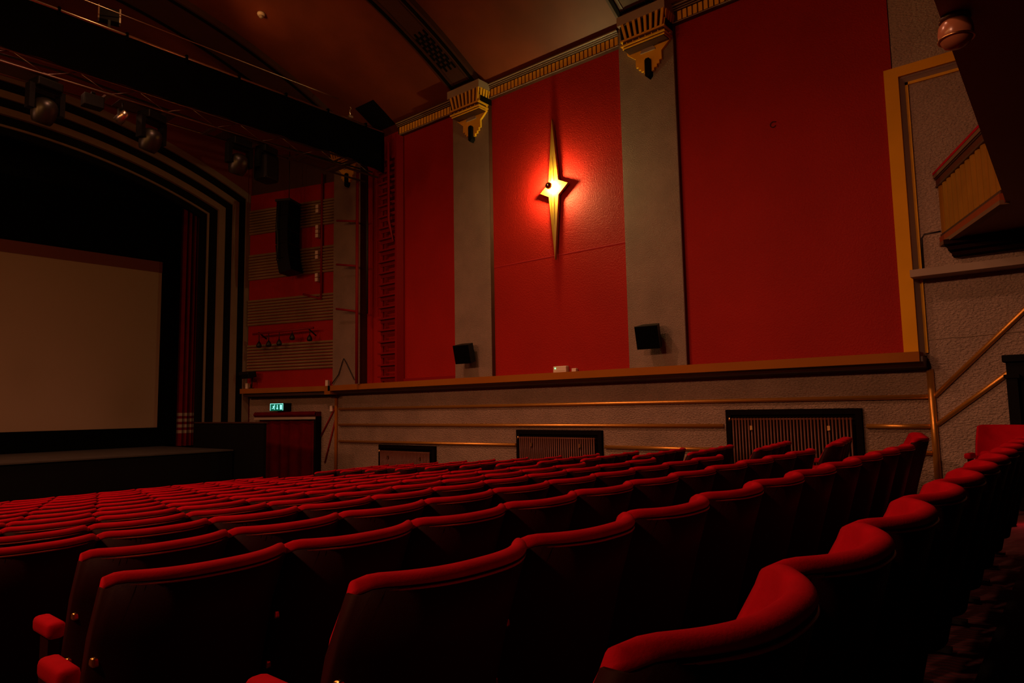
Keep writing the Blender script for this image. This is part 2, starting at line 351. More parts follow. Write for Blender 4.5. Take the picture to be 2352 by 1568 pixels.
# ------------------------------------------------------------------ radiators
def radiator(name, y0, y1, zt, zb, n, lab):
    r = thing(name, lab, 'radiator', (0, 0, 0), group='column radiators in the dado')
    fr = .085
    MB().box((10.93, y0, zt-fr), (10.995, y1, zt)).box((10.93, y0, zb), (10.995, y0+fr, zt-fr)).box((10.93, y1-fr, zb), (10.995, y1, zt-fr)).box((10.985, y0+fr, zb), (10.998, y1-fr, zt-fr)).obj('black_surround', M['niche'], r)
    a, b = y0+fr+.03, y1-fr-.03
    col = MB().tube([(10.885, 0, zb+.03), (10.885, 0, zt-fr-.05)], .0155, 8).mesh('column', M['greysteel'])
    for i in range(n):
        o = bpy.data.objects.new('column', col); C.objects.link(o); o.parent = r; o.location = (0, a+(b-a)*(i+.5)/n, 0)
    for zz in (zt-fr-.07, zb+.08): MB().tube([(10.89, a, zz), (10.89, b, zz)], .014).obj('header_pipe', M['greysteel'], r)
    for f in (.18, .82):
        MB().box((10.858, a+(b-a)*f-.02, zt-fr-.24), (10.87, a+(b-a)*f+.02, zt-fr-.17)).box((10.84, a+(b-a)*f-.012, zt-fr-.24), (10.86, a+(b-a)*f+.012, zt-fr-.228)).obj('wall_bracket', M['brass'], r)
    MB().lathe([(.012, -.03), (.02, -.03), (.02, .03), (.012, .03)], 10, Matrix.Translation((10.89, b+.03, zt-fr-.07))).obj('bleed_valve', M['brass'], r)
radiator('radiator', 2.57, 4.62, -.09, floor_z(4.6)+.02, 36, 'biggest column radiator in a black niche, beside the aisle end seats')
radiator('radiator.001', 7.04, 9.11, -.445, floor_z(9.1)+.02, 36, 'middle of the three column radiators in black niches')
radiator('radiator.002', 11.54, 13.54, -.835, floor_z(12.6)+.02, 36, 'farthest column radiator in a black niche, nearest the stage')

# ------------------------------------------------------------------ star lamp
SY, SZ = 7.88, 4.36
st = thing('star_wall_lamp', 'tall gold four pointed star lamp glowing on the red wall panel', 'wall lamp', (10.75, SY, SZ))
def star_pts(zt, zb, yl, yr, w):
    return [(0, zt), (-w, .13), (yr, .02), (-w, -.17), (0, zb), (w, -.17), (yl, -.06), (w, .10)]
sp = star_pts(1.42, -1.46, .33, -.35, .118)
body = MB(); n = len(sp)
# faceted low relief: ridge line in the middle
vs = [(0, y, z) for y, z in sp] + [(.06, y, z) for y, z in sp] + [(-.05, 0, -.02)]
body.add(vs, [(i, (i+1) % n, 2*n) for i in range(n)] + [((i+1) % n, i, n+i, n+(i+1) % n) for i in range(n)] + [tuple(range(n, 2*n))])
body.obj('star_plate', M['stargold'], st)
for yy in (-.04, 0, .04):
    MB().prism([(yy-.004, .12), (yy+.004, .12), (yy*.35, .62)], 0, .006, lambda u, v, w: (-.035-w+v*.02, u, v)).obj('star_groove', M['ochre'], st)
    MB().prism([(yy-.004, -.2), (yy+.004, -.2), (yy*.35, -.75)], 0, .006, lambda u, v, w: (-.035-w-v*.02, u, v)).obj('star_groove', M['ochre'], st)
def ball(r0, a0, a1, n=9): return [(max(r0*math.sin(a0+(a1-a0)*i/n), .0005), -r0*math.cos(a0+(a1-a0)*i/n)) for i in range(n+1)]
mx = Matrix.Translation((-.15, 0, .0)) @ Matrix.Rotation(R(90), 4, 'Y')
MB().lathe(ball(.07, 0, PI*.62), 20, mx).obj('mirrored_bulb', M['chrome'], st)
MB().lathe(ball(.068, PI*.60, PI*.97), 20, mx).obj('bulb_rear', M['bulb'], st)
MB().tube([(-.085, 0, 0), (-.03, 0, 0)], .022, 12).obj('bulb_holder', M['brass'], st)

# ------------------------------------------------------------------ surround loudspeakers
def surround(name, y, z, lab):
    t = thing(name, lab, 'loudspeaker', (10.5, y, z), R(6), 'surround loudspeakers on the pilasters')
    tilt = Matrix.Rotation(R(-14), 4, 'Y')
    MB().prism([(-.17, -.20), (.17, -.20), (.17, .20), (-.17, .20)], -.21, .21, lambda a, b, w: tuple(tilt @ Vector((a*.72+.0, w*(1 if a < 0 else .72), b)))).obj('cabinet', M['plastic'], t)
    MB().box((-.132, -.20, -.19), (-.122, .20, .19), tilt, .004).obj('grille', M['cloth'], t)
    MB().tube([(.10, 0, 0), (.235, 0, -.02)], .022, 10).box((.236, -.06, -.1), (.246, .06, .08)).obj('wall_bracket', M['iron'], t)
surround('surround_loudspeaker', 10.12, 1.175, 'black tilted loudspeaker on the pilaster left of the star lamp')
surround('surround_loudspeaker.001', 5.72, 1.185, 'black tilted loudspeaker on the pilaster right of the star lamp')

em = thing('emergency_light', 'small pale emergency light with green indicator on the long ledge', 'emergency light', (10.79, 7.83, .668))
MB().box((-.05, -.155, 0), (.05, .155, .125), None, .012).obj('housing', M['white'], em)
MB().box((-.054, -.13, .03), (-.049, .08, .035)).obj('diffuser_slot', M['beige'], em)
MB().lathe([(.001, -.004), (.012, -.004), (.012, .004), (.001, .004)], 10, Matrix.Translation((-.053, .10, .085)) @ Matrix.Rotation(R(90), 4, 'Y')).obj('indicator', M['ledgreen'], em)
tag(MB().box((10.76, 7.46, .666), (10.83, 7.56, .735), None, .006).obj('junction_box', M['white']), 'tiny pale box on the ledge beside the emergency light', 'junction box')
hk = MB(); hk.tube([(10.83, 3.56+.045*math.cos(a), 4.44+.045*math.sin(a)) for a in [R(120)-R(270)*i/12 for i in range(13)]], .006, 6)
hk.tube([(10.848, 3.515, 4.475), (10.83, 3.53, 4.478)], .006, 6)
tag(hk.obj('wall_hook', M['iron']), 'small black hook on the widest red wall panel', 'hook')

# ------------------------------------------------------------------ rungs, pipes and cables by the truss end
ld = thing('wall_ladder', 'red iron ladder fixed upright on the wall under the truss end', 'ladder', (10.72, 12.93, .67))
rung = MB().box((-.05, -.33, -.02), (.05, .33, .02)).box((.05, -.33, -.02), (.08, .33, -.10)).mesh('rung', M['redpipe'])
for i in range(20):
    o = bpy.data.objects.new('rung', rung); C.objects.link(o); o.parent = ld; o.location = (0, 0, .14+i*.283)
MB().box((-.03, -.375, 0), (.10, -.30, 6.1)).obj('stile', M['redpipe'], ld)
MB().box((.07, .27, 0), (.12, .33, 6.1)).obj('stile', M['redpipe'], ld)
tag(MB().box((10.60, 12.46, .67), (10.84, 12.52, 6.7)).obj('upright_batten', M['redpipe']), 'dark red upright batten between the ladder and narrow red panel', 'batten')
tag(MB().tube([(10.58, 12.74, 6.55), (10.60, 12.74, 4.6), (10.60, 12.68, 4.35), (10.62, 12.58, 4.05)], .035, 8).obj('red_conduit_rail', M['redpipe']), 'red pipe bending down beside the top of the ladder', 'pipe')
cb = thing('hanging_cables', 'thick black cables hanging down the wall left of the ladder', 'cables', (10.6, 13.62, 2.4))
for k in range(4):
    MB().tube([(.02*k, .03*k-.05, .25*(k % 2)), (.015*k, .03*k-.05, 2), (.02*k-.01, .03*k-.05, 3.7)], .025, 7).obj('cable', M['cable'], cb)
bm_ = thing('side_boom', 'red upright boom pipe with three short arms before the dim pilaster', 'boom pipe', (10.5, 13.85, .67))
MB().tube([(0, 0, 0), (0, 0, 5.4)], .04, 10).obj('pole', M['redpipe'], bm_)
for z in (4.15, 3.0, 1.85):
    MB().tube([(0, 0, z-.05), (-.1, .72, z+.08)], .027, 8).obj('arm', M['redpipe'], bm_)
cbl = MB().tube([(10.7, 15.15, .72), (10.72, 14.9, .95), (10.72, 14.75, 1.25), (10.72, 14.68, 1.35), (10.72, 14.55, 1.2), (10.72, 14.25, .80), (10.72, 14.12, .76)], .012, 6)
tag(cbl.obj('sagging_cable', M['cable']), 'thin black cable hung in an inverted V on the dim pilaster', 'cable')
mb = MB(); mb.grid(lambda u, v: (10.1+.68*u, 12.72+.70*v, vz(10.1+.68*u, 9.03)), 6, 1); mb.grid(lambda u, v: (10.1+.68*u, 12.72+.70*v, vz(10.1+.68*u, 9.045)), 6, 1)
tag(mb.obj('ceiling_hatch', M['black']), 'black square opening where the ceiling meets the wall over the ladder', 'hatch')

# ------------------------------------------------------------------ lighting truss
TY = 13.0
tr = thing('lighting_truss', 'long lighting truss with a black cloth border across the hall', 'lighting truss', (CX, TY, 5.7))
mb = MB()
def drop(u, v):
    x = -7.1+14.02*u; z = 1.16-.93*v+(-.10*v*max(0, (u-.93)/.07))
    return (x, -.05+.018*math.sin(u*140)*v+.012*math.sin(u*61), z)
mb.grid(drop, 200, 6); mb.obj('black_border', M['cloth'], tr)
MB().tube([(-7.1, -.04, 1.205), (6.9, -.04, 1.175)], .028, 8).obj('top_pipe', M['alu'], tr)
for yy, zz in ((.05, .02), (.55, .02), (.05, .25), (.55, .25)):
    MB().tube([(-7.1, yy, zz), (6.8, yy, zz)], .025, 8).obj('chord', M['dullalu'], tr)
for i in range(14):
    x = -7.1+i*.98
    MB().box((x-.04, .05, .0), (x+.04, .55, .05)).obj('rung_plate', M['dullalu'], tr)
mb = MB()
for i in range(28): mb.tube([(-7.1+i*.49, .05, .02+.23*(i % 2)), (-6.61+i*.49, .05, .25-.23*(i % 2))], .009, 5)
mb.obj('lattice', M['dullalu'], tr)
for i in range(7): MB().box((-6.9+i*1.96, .08, .02), (-5.9+i*1.96, .52, .03)).obj('mesh_tray', M['brown'], tr)
for i in range(13):
    x = -6.6+i*1.08
    MB().box((x-.02, -.075, 1.10), (x+.02, .0, 1.24)).obj('cloth_tie', M['cloth'], tr)
MB().tube([(-7.1, .25, .30), (-3, .28, .16), (0, .22, .24), (3, .3, .12), (6.8, .25, .2)], .02, 6).obj('power_cable', M['cable'], tr)
tag(MB().tube([(-2.5, 13.0, 7.20), (3.9, 12.96, 7.245), (8.6, 13.0, 7.30), (9.3, 13.0, 7.31)], .011, 6).obj('steel_wire', M['alu']), 'thin bright wire stretched above the truss', 'wire')

def moving_head(x, tilt, yaw, lab, first=None):
    if first: return dup(first, (x, 13.15, 5.648), yaw, lab)
    t = thing('moving_head_spotlight', lab, 'stage light', (x, 13.15, 5.648), yaw, 'moving head lights under the truss')
    MB().box((-.17, -.13, -.13), (.17, .13, 0), None, .02).obj('base', M['plastic'], t)
    y = MB()
    y.prism([(-.235, -.10), (-.235, -.45), (-.165, -.45), (-.165, -.17), (.165, -.17), (.165, -.45), (.235, -.45), (.235, -.10)], -.06, .06, lambda u, v, w: (u, w, v))
    y.obj('yoke', M['plastic'], t)
    h = MB().lathe([(.02, .155), (.07, .145), (.12, .115), (.15, .06), (.16, .0), (.155, -.10), (.13, -.18), (.11, -.21), (.02, -.215)], 20, Matrix.Translation((0, 0, -.40)) @ Matrix.Rotation(R(tilt), 4, 'X'))
    h.obj('head', M['lens'], t)
    MB().box((-.03, -.03, 0), (.03, .03, .035)).obj('clamp', M['iron'], t)
    t.scale = (1.2, 1.2, 1.2); return t
m0 = moving_head(3.50, 25, .2, 'moving head stage light, nearest the left edge of the photo')
moving_head(5.22, 0, .35, 'moving head stage light, second from left under the truss', m0)
moving_head(6.96, 0, .1, 'moving head stage light, third from left under the truss', m0)
wl = thing('wash_spotlight', 'boxy dark stage light, nearest the wall end of the truss', 'stage light', (7.58, 13.15, 5.665), .3)
MB().box((-.16, -.12, -.12), (.16, .12, 0), None, .02).obj('base', M['plastic'], wl)
y = MB()
y.prism([(-.24, -.10), (-.24, -.42), (-.18, -.42), (-.18, -.15), (.18, -.15), (.18, -.42), (.24, -.42), (.24, -.10)], -.05, .05, lambda u, v, w: (u, w, v))
y.obj('yoke', M['plastic'], wl); wl.scale = (1.2, 1.2, 1.2)
MB().box((-.175, -.15, -.63), (.175, .15, -.17), None, .05).obj('head', M['plastic'], wl)
pr = thing('hanging_dimmer_box', 'small black box clamped under the truss between two moving heads', 'dimmer box', (4.21, 13.15, 5.665))
MB().box((-.16, -.1, -.24), (.16, .1, -.02), None, .015).obj('housing', M['plastic'], pr)
MB().box((-.03, -.03, -.03), (.03, .03, .05)).obj('clamp', M['iron'], pr)
pc = thing('par_can_spotlight', 'small chrome can light hung between the first two moving heads', 'stage light', (4.70, 13.15, 5.68), .5)
MB().tube([(0, 0, 0), (0, 0, -.12)], .012, 6).box((-.10, -.02, -.14), (.10, .02, -.12)).box((-.10, -.02, -.26), (-.09, .02, -.12)).box((.09, -.02, -.26), (.10, .02, -.12)).obj('yoke', M['iron'], pc)
MB().lathe([(.02, .13), (.06, .12), (.085, .05), (.085, -.12), (.07, -.12)], 16, Matrix.Translation((0, 0, -.26)) @ Matrix.Rotation(R(50), 4, 'X')).obj('can', M['alu'], pc)
fl = thing('floodlight', 'square black floodlight standing on top of the truss', 'floodlight', (4.40, 13.08, 6.935), -.3)
MB().box((-.17, -.06, .16), (.17, .08, .44), Matrix.Rotation(R(-12), 4, 'X'), .02).obj('housing', M['plastic'], fl)
for x in (-.18, .155): MB().box((x, -.075, .15), (x+.025, .02, .45), Matrix.Rotation(R(-12), 4, 'X')).obj('side_fin', M['alu'], fl)
MB().box((-.02, -.02, 0), (.02, .02, .18)).obj('bracket', M['iron'], fl)
mcl = thing('rigging_clamp', 'small shiny clamp on the truss top near the ladder', 'clamp', (9.6, 12.96, 6.92))
MB().box((-.06, -.05, 0), (.06, .05, .06), None, .01).obj('jaw', M['alu'], mcl)
MB().tube([(0, 0, .06), (0, 0, .2), (.04, 0, .24), (0, 0, .28)], .014, 6).obj('eye_bolt', M['alu'], mcl)
dt = thing('smoke_detector', 'small pale smoke detector on the vaulted ceiling', 'smoke detector', (7.33, 13.04, 8.53))
MB().lathe([(.08, .03), (.085, .0), (.07, -.03), (.02, -.035)], 18).obj('base', M['white'], dt)
MB().lathe([(.045, -.03), (.045, -.07), (.02, -.085)], 14).obj('sensor_cap', M['beige'], dt)

# ------------------------------------------------------------------ line array and fittings on the angled wall
la = thing('line_array_loudspeaker', 'tall hanging stack of black loudspeaker boxes before the striped wall', 'loudspeaker', (10.08, 16.3, 3.70), R(28))
zz, ang, yy = 1.93, 2, 0
for k in range(5):
    h = .385
    mt = Matrix.Translation((0, yy, zz)) @ Matrix.Rotation(R(ang), 4, 'X')
    cab = MB().prism([(-.32, -.17), (.32, -.17), (.25, .22), (-.25, .22)], -h+.012, 0, lambda a, b, w: tuple(mt @ Vector((a, b, w)))).obj('cabinet', M['plastic'], la)
    MB().box((-.29, -.178, -h+.03), (.29, -.17, -.02), mt).obj('grille', M['cloth'], cab)
    yy -= h*math.sin(R(-ang))*-1*-.0 ; v = mt.to_3x3() @ Vector((0, 0, -h)); yy += v.y; zz += v.z
    ang += [0, -3, -5, -6, 0][k]
MB().box((-.30, -.20, 1.94), (.30, .24, 2.0)).obj('flying_frame', M['iron'], la)
MB().tube([(0, 0, 2.0), (0, 0, 3.55)], .012, 6).obj('suspension_wire', M['iron'], la)
MB().tube([(-.33, .1, 1.9), (-.36, .15, 1.3), (-.33, .12, .8), (-.38, .12, .3)], .015, 6).obj('speaker_cable', M['cable'], la)

sb = thing('socket_pipe', 'red upright pipe carrying pale sockets on the striped wall', 'pipe', splay(.42, 2.9, .16))
def rel(p): return tuple(Vector(p)-Vector(sb.location))
MB().tube([rel(splay(.42, 6.5, .16)), rel(splay(.42, 3.0, .16))], .035, 8).obj('pole', M['redpipe'], sb)
MB().tube([rel(splay(.40, 3.02, .16)), rel(splay(1.02, 3.2, .16))], .03, 8).obj('foot_arm', M['redpipe'], sb)
for z, n in ((5.62, 2), (5.05, 3), (4.34, 2), (3.72, 2)):
    for i in range(n):
        splay_box(MB(), .47, .56, z-.12*i-.1, z-.12*i, .17, .26).obj('socket', M['white'], sb).location = [-c for c in sb.location]
lb = thing('lantern_bar', 'red horizontal bar holding small hanging lanterns on the striped wall', 'bar', splay(1.5, 2.2, .42))
def rel2(p): return tuple(Vector(p)-Vector(lb.location))
MB().tube([rel2(splay(.46, 2.22, .42)), rel2(splay(2.52, 2.16, .42))], .03, 8).obj('pipe', M['redpipe'], lb)
for u in (.62, 2.32):
    MB().tube([rel2(splay(u, 2.2, .42)), rel2(splay(u, 2.05, .12))], .02, 6).obj('bracket', M['iron'], lb)
for k, (u, dz) in enumerate([(2.30, .16), (1.96, .16), (1.60, .16), (1.16, .04), (.58, .12)]):
    p = splay(u, 2.22-(u-.46)*.0291-.055, .42)
    t = thing('pear_lantern' if k == 0 else 'pear_lantern.%03d' % k, ['lantern nearest the stage arch on the red bar', 'second hanging lantern from the stage end of the red bar', 'third hanging lantern from the stage end of the red bar', 'lantern hung shortest, fourth along the red bar', 'hanging lantern nearest the corner pilaster on the red bar'][k], 'lantern', p, 0, 'pear lanterns on the red bar')
    MB().tube([(0, 0, .022), (0, 0, -dz)], .010, 6).obj('stem', M['iron'], t)
    MB().lathe([(.015, 0), (.05, -.05), (.075, -.12), (.06, -.17), (.02, -.18)], 14, Matrix.Translation((0, 0, -dz))).obj('body', M['iron'], t)
sl = thing('spot_lantern', 'black boxy spot lantern on the ledge post by the stage arch', 'stage light', splay(2.66, .665, .30))
MB().tube([(0, 0, 0), (.03, 0, .30)], .02, 8).lathe([(.07, 0), (.07, .02), (.02, .03)], 14).obj('stand', M['iron'], sl)
MB().box((-.13, -.2, .30), (.12, .2, .47), Matrix.Rotation(R(-12), 4, 'Y'), .02).obj('housing', M['plastic'], sl)
MB().box((-.16, -.22, .42), (-.13, .22, .50), Matrix.Rotation(R(-12), 4, 'Y')).obj('barn_door', M['iron'], sl)
for k, (u, z, lab) in enumerate([(.13, .67, 'pale sensor box on the ledge at the corner pilaster'), (2.85, .67, 'pale sensor box on the ledge at the stage arch'), (.13, -.0, 'small pale box below the ledge beside the corner pipe')]):
    w0 = .20 if k < 2 else .0
    tag(splay_box(MB(), u-.04, u+.04, z, z+.15, w0, w0+.08).obj('sensor_box' if k == 0 else 'sensor_box.%03d' % k, M['white']), lab, 'sensor box')

# emergency exit sign
ex = thing('exit_sign', 'glowing green exit sign with running man, arrow and door', 'exit sign', splay(1.75, 0, 0))
ex.rotation_euler = (0, 0, math.atan2(.9536, -.3011)-PI/2)
# local frame: x along -w (out of the wall is -x), y along u
MB().box((-.30, -.24, .03), (-.001, .24, .245), None, .008).obj('housing', M['plastic'], ex)
MB().box((-.306, -.215, .045), (-.300, .225, .235)).obj('green_face', M['signgreen'], ex)
g = lambda u, v, w: (-.306-w, u, v)
MB().box((-.309, -.215, .225), (-.306, .225, .235)).box((-.309, .215, .05), (-.306, .225, .235)).box((-.309, -.215, .05), (-.306, -.205, .235)).obj('glowing_border', M['signwhite'], ex)
MB().box((-.309, -.175, .075), (-.306, -.11, .20)).obj('door_symbol', M['signwhite'], ex)
MB().prism([(-.028, .20), (-.008, .20), (-.008, .115), (.018, .115), (-.018, .075), (-.054, .115), (-.028, .115)], 0, .003, g).obj('arrow_symbol', M['signwhite'], ex)
rm = MB()
for a, b, wd in [((.085, .165), (.105, .125), .026), ((.105, .125), (.075, .10), .016), ((.075, .10), (.085, .07), .014), ((.105, .125), (.135, .105), .016), ((.135, .105), (.165, .105), .013), ((.085, .16), (.055, .145), .012), ((.09, .16), (.125, .165), .012), ((.125, .165), (.135, .145), .011)]:
    d = Vector((b[0]-a[0], b[1]-a[1])).normalized(); nn = Vector((-d.y, d.x))*wd/2
    rm.prism([(a[0]+nn.x, a[1]+nn.y), (a[0]-nn.x, a[1]-nn.y), (b[0]-nn.x, b[1]-nn.y), (b[0]+nn.x, b[1]+nn.y)], 0, .003, g)
rm.prism([(.075+.015*math.cos(a), .192+.015*math.sin(a)) for a in [2*PI*i/12 for i in range(12)]], 0, .003, g)
rm.obj('running_man_symbol', M['signwhite'], ex)

# curtained exit below
cu = thing('exit_curtain', 'dark red curtain with padded pelmet covering the exit beside the stage', 'curtain', splay(1.3, floor_z(16), 0))
inv = [-c for c in cu.location]
mb = MB(); mb.grid(lambda u, v: splay(.56+1.92*u, floor_z(16)+.02+(-.16-floor_z(16)-.02)*v, .13+.035*math.sin(u*34+.6*math.sin(u*11))*(1-.3*v)), 90, 8)
o = mb.obj('drape', M['curtain'], cu); o.location = inv
mb = MB(); mb.grid(lambda u, v: splay(.50+2.08*u, -.13+.14*v, .22+.06*math.sin(v*PI)+.008*math.sin(u*40)), 60, 8); splay_box(mb, .5, 2.58, -.12, .0, .02, .21)
o = mb.obj('pelmet_roll', M['curtain'], cu); o.location = inv
o = splay_box(MB(), .5, 2.58, -.20, -.135, .02, .26).obj('pelmet_board', M['beige'], cu); o.location = inv
o = splay_box(MB(), .49, .56, floor_z(16), -.13, .02, .24).obj('side_post', M['black'], cu); o.location = inv

# ------------------------------------------------------------------ stage, arch and screen
SY0 = 18.2
def arch_pts(hw, zt, n=40):                        # outline of one arch line, right foot over the crown to the left foot
    Rr = 14.3-(6.35-hw); zc = zt-Rr
    pts = [(CX+hw, -1.0)]
    a0 = math.asin(hw/Rr)
    for i in range(n+1):
        a = a0-2*a0*i/n; pts.append((CX+Rr*math.sin(a), zc+Rr*math.cos(a)))
    return pts+[(CX-hw, -1.0)]
def arch_band(o, i, y0, y1):
    a, b = arch_pts(*o), arch_pts(*i); n = len(a); vs = []; fs = []
    for y in (y0, y1):
        vs += [(x, y, z) for x, z in a] + [(x, y, z) for x, z in b]
    for k in range(n-1):
        fs += [(k, k+1, n+k+1, n+k), (2*n+k, 3*n+k, 3*n+k+1, 2*n+k+1), (k, 2*n+k, 2*n+k+1, k+1), (n+k, n+k+1, 3*n+k+1, 3*n+k)]
    return MB().add(vs, fs)
ar = thing('trim_23', 'stage arch of alternating black and beige stepped bands', 'stage arch', kind='structure')
B = [(6.36, 7.74), (6.19, 7.56), (5.97, 7.33), (5.80, 7.16), (5.57, 6.94), (5.39, 6.78), (5.14, 6.56), (5.09, 6.51), (5.02, 6.44), (4.92, 6.34)]
cols = ['beige', 'black', 'beige', 'black', 'beige', 'black', 'beige', 'black', 'black']
for k in range(9):
    dy = [0, .06, 0, .06, 0, .10, .06, .1, .06][k]
    arch_band(B[k], B[k+1], SY0+dy, SY0+.2).obj('beige_band' if cols[k] == 'beige' else 'black_band', M['archbeige' if cols[k] == 'beige' else 'black'], ar)
# wall over the arch
a = arch_pts(6.36, 7.74); mb = MB(); vs = []; fs = []
for x, z in a[1:-1]: vs += [(x, SY0+.02, z), (x, SY0+.02, vz(x, 9.2))]
for k in range(len(a)-3): fs.append((2*k, 2*k+1, 2*k+3, 2*k+2))
mb.add(vs, fs); mb.box((CX+6.36, SY0+.02, -2.4), (XR+.2, SY0+.2, 8.6)).box((XL-.2, SY0+.02, -2.4), (CX-6.36, SY0+.2, 8.6))
struct('wall_front', mb, M['reddark'], 'dark red wall above the stage arch', 'wall')
struct('wall_stage_back', MB().box((XL-1, 21.2, -2.4), (XR+1, 21.4, 9)), M['black'], 'black back wall of the stage', 'wall')
sg = thing('stage', 'low black stage with a scuffed boarded top below the screen', 'stage', (CX, 16, -.88), kind='structure')
MB().box((-6, 0, -.03), (4.78, 5.15, 0)).obj('stage_floor', M['stagefloor'], sg)
MB().box((-6, .03, -1.3), (4.78, .08, -.03)).obj('stage_front', M['black'], sg)
sp_ = thing('side_partition', 'black low partition between the stage end and exit curtain', 'partition', (8.53, 14.72, floor_z(15)))
MB().box((0, 0, 0), (.07, 3.4, -.25-floor_z(15))).obj('panel', M['black'], sp_)
MB().box((-.02, -.02, -.25-floor_z(15)), (.09, 3.4, -.22-floor_z(15))).obj('top_rail', M['brown'], sp_)
sc = thing('cinema_screen', 'wide blank cinema screen with a dark top band', 'screen', (CX, 20, -.36))
MB().box((-4.65, 0, 0), (4.65, .03, 4.37)).obj('screen_sheet', M['screen'], sc)
MB().box((-4.65, -.02, 4.37), (4.65, .02, 4.68)).obj('top_band', M['screenband'], sc)
MB().box((-5.6, -.05, -.50), (5.6, -.01, 0)).box((4.655, -.05, 0), (5.6, -.01, 6)).box((-5.6, -.05, 0), (-4.655, -.01, 6)).box((-4.655, -.05, 4.69), (4.655, -.01, 6.3)).obj('black_masking', M['cloth'], sc)
tb = thing('stage_curtain', 'red stage curtain leg with pale stripes near its hem', 'curtain', (8.85, 19, -.86))
def fold(u): return .06*math.sin(u*38)+.03*math.sin(u*17+1)
def cur(z0, z1, off=0): return MB().grid(lambda u, v: (-.40+.80*u, fold(u)-off, z0+(z1-z0)*v), 80, 4)
cur(0, 7.2).obj('drape', M['curtain'], tb)
for k in range(4):
    z = .34+.155*k; cur(z, z+.085, .004).obj('hem_stripe', M['whitecloth'], tb)

# ------------------------------------------------------------------ balcony
bl = thing('balcony', 'dark balcony overhead with a gold fluted side front', 'balcony', kind='structure')
MB().prism([(XL, .50), (4.2, .484), (9.05, .55), (10.99, 1.40), (10.99, -3.99), (XL, -3.99)], 2.14, 2.40, lambda u, v, w: (u, v, w)).obj('soffit', M['reddark'], bl)
MB().prism([(XL, .44), (4.2, .43), (9.05, .50), (9.05, .40), (XL, .36)], 2.40, 3.14, lambda u, v, w: (u, v, w)).obj('front_wall', M['brown'], bl)
P0 = Vector((9.08, .56)); P1 = Vector((10.99, 1.40)); d = (P1-P0).normalized(); nrm = Vector((-d.y, d.x)); LL = (P1-P0).length
def wing(u, v, w): p = P0+d*u+nrm*w; return (p.x, p.y, v)
def wbox(mb, u0, u1, v0, v1, w0, w1): mb.prism([(u0, v0), (u1, v0), (u1, v1), (u0, v1)], w0, w1, wing); return mb
wbox(MB(), 0, LL, 2.12, 2.17, -.05, .05).obj('tan_moulding', M['tan'], bl)
wbox(MB(), 0, LL, 2.17, 2.245, -.05, .045).obj('orange_band', mat('orange_band', (.24, .055, .015), .6, spec=.05), bl)
wbox(MB(), 0, LL, 2.245, 2.285, -.05, .03).obj('dark_moulding', M['brown'], bl)
mb = MB(); n = 12
wbox(mb, 0, LL, 2.285, 2.95, -.05, -.005)
for i in range(n):
    u0 = LL*i/n; q = LL/n
    mb.prism([(u0, -.005), (u0+.2*q, .022), (u0+.5*q, .032), (u0+.8*q, .022), (u0+q, -.005)], 2.285, 2.95, lambda a, b, w: wing(a, w, b))
mb.obj('fluted_panel', M['flutegold'], bl)
wbox(wbox(MB(), 0, LL, 2.95, 2.975, -.05, .045), 0, LL, 3.06, 3.08, -.05, .05).obj('dark_moulding', M['brown'], bl)
wbox(MB(), 0, LL, 2.975, 3.06, -.05, .035).obj('brown_band', mat('brown_band', (.10, .030, .016), .6, spec=.05), bl)
wbox(MB(), 0, LL, 3.08, 3.13, -.06, .065).obj('beige_moulding', M['tan'], bl)
wbox(MB(), 0, LL, 3.13, 3.165, -.07, .07).obj('velvet_top', M['velvet'], bl)
mb = MB()
for k in range(3): mb.box((10.60+.10*k, -3.9, 2.07-.065*k), (10.99, 1.30-.03*k+.05, 2.135-.065*k))
mb.obj('stepped_moulding', M['darkstep'], bl)
gl = thing('ceiling_globe_light', 'small unlit peach glass globe under the balcony edge', 'ceiling light', (4.42, .425, 2.14))
MB().lathe([(.075, 0), (.08, -.015), (.07, -.03)], 20).obj('base', M['brown'], gl)
MB().lathe([(.068, -.03), (.082, -.05), (.088, -.09), (.084, -.13), (.062, -.165), (.03, -.18), (.002, -.183)], 24).obj('globe', M['shade'], gl)
MB().lathe([(.089, -.125), (.092, -.13), (.089, -.135), (.08, -.135), (.08, -.125)], 24).obj('rim', M['brass'], gl)
ds = thing('dark_partition', 'dark wooden partition standing under the balcony beside the end seat', 'partition', (10.0, .40, -1.19))
MB().box((-.62, -.36, 0), (.95, .30, 1.60)).obj('panel', M['black'], ds)
MB().box((-.66, -.40, 1.60), (.95, .33, 1.68), None, .01).obj('cap', M['black'], ds)
MB().box((-.72, .20, 0), (-.622, .30, 1.42)).box((-.74, .18, 1.42), (-.622, .32, 1.46)).obj('end_post', M['black'], ds)
struct('trim_24', MB().box((1.4, -4, -1.21), (9.2, .455, -1.150)), M['black'], 'low black slab along the floor behind the last row', 'step')  # plain black slab laid over the rear floor
aw = MB().tube([(10.98, 1.66, 1.85), (10.98, 1.655, 2.28), (10.98, 1.62, 2.325), (10.98, 1.42, 2.335)], .012, 6)
tag(aw.obj('wall_cable', M['cable']), 'thin black cable turning toward the balcony beside the gold bead', 'cable')
aw = MB().tube([(10.985, 1.69, .70), (10.98, 1.66, .84), (10.982, 1.4, .855), (10.982, 1.2, .85), (10.982, .96, .862), (10.982, .2, .875)], .008, 6)
tag(aw.obj('wall_wire', M['beige']), 'thin pale wire sagging across the rough plaster above the sloping pipes', 'wire')
le = thing('aisle_step_light', 'tiny glowing red step light on the carpet behind the last row', 'step light', (8.15, .66, floor_z(.66)))
MB().lathe([(.03, 0), (.03, .012), (.02, .02)], 14).obj('housing', M['iron'], le)
MB().lathe([(.018, .018), (.018, .024), (.005, .028)], 12).obj('lens', M['ledred'], le)

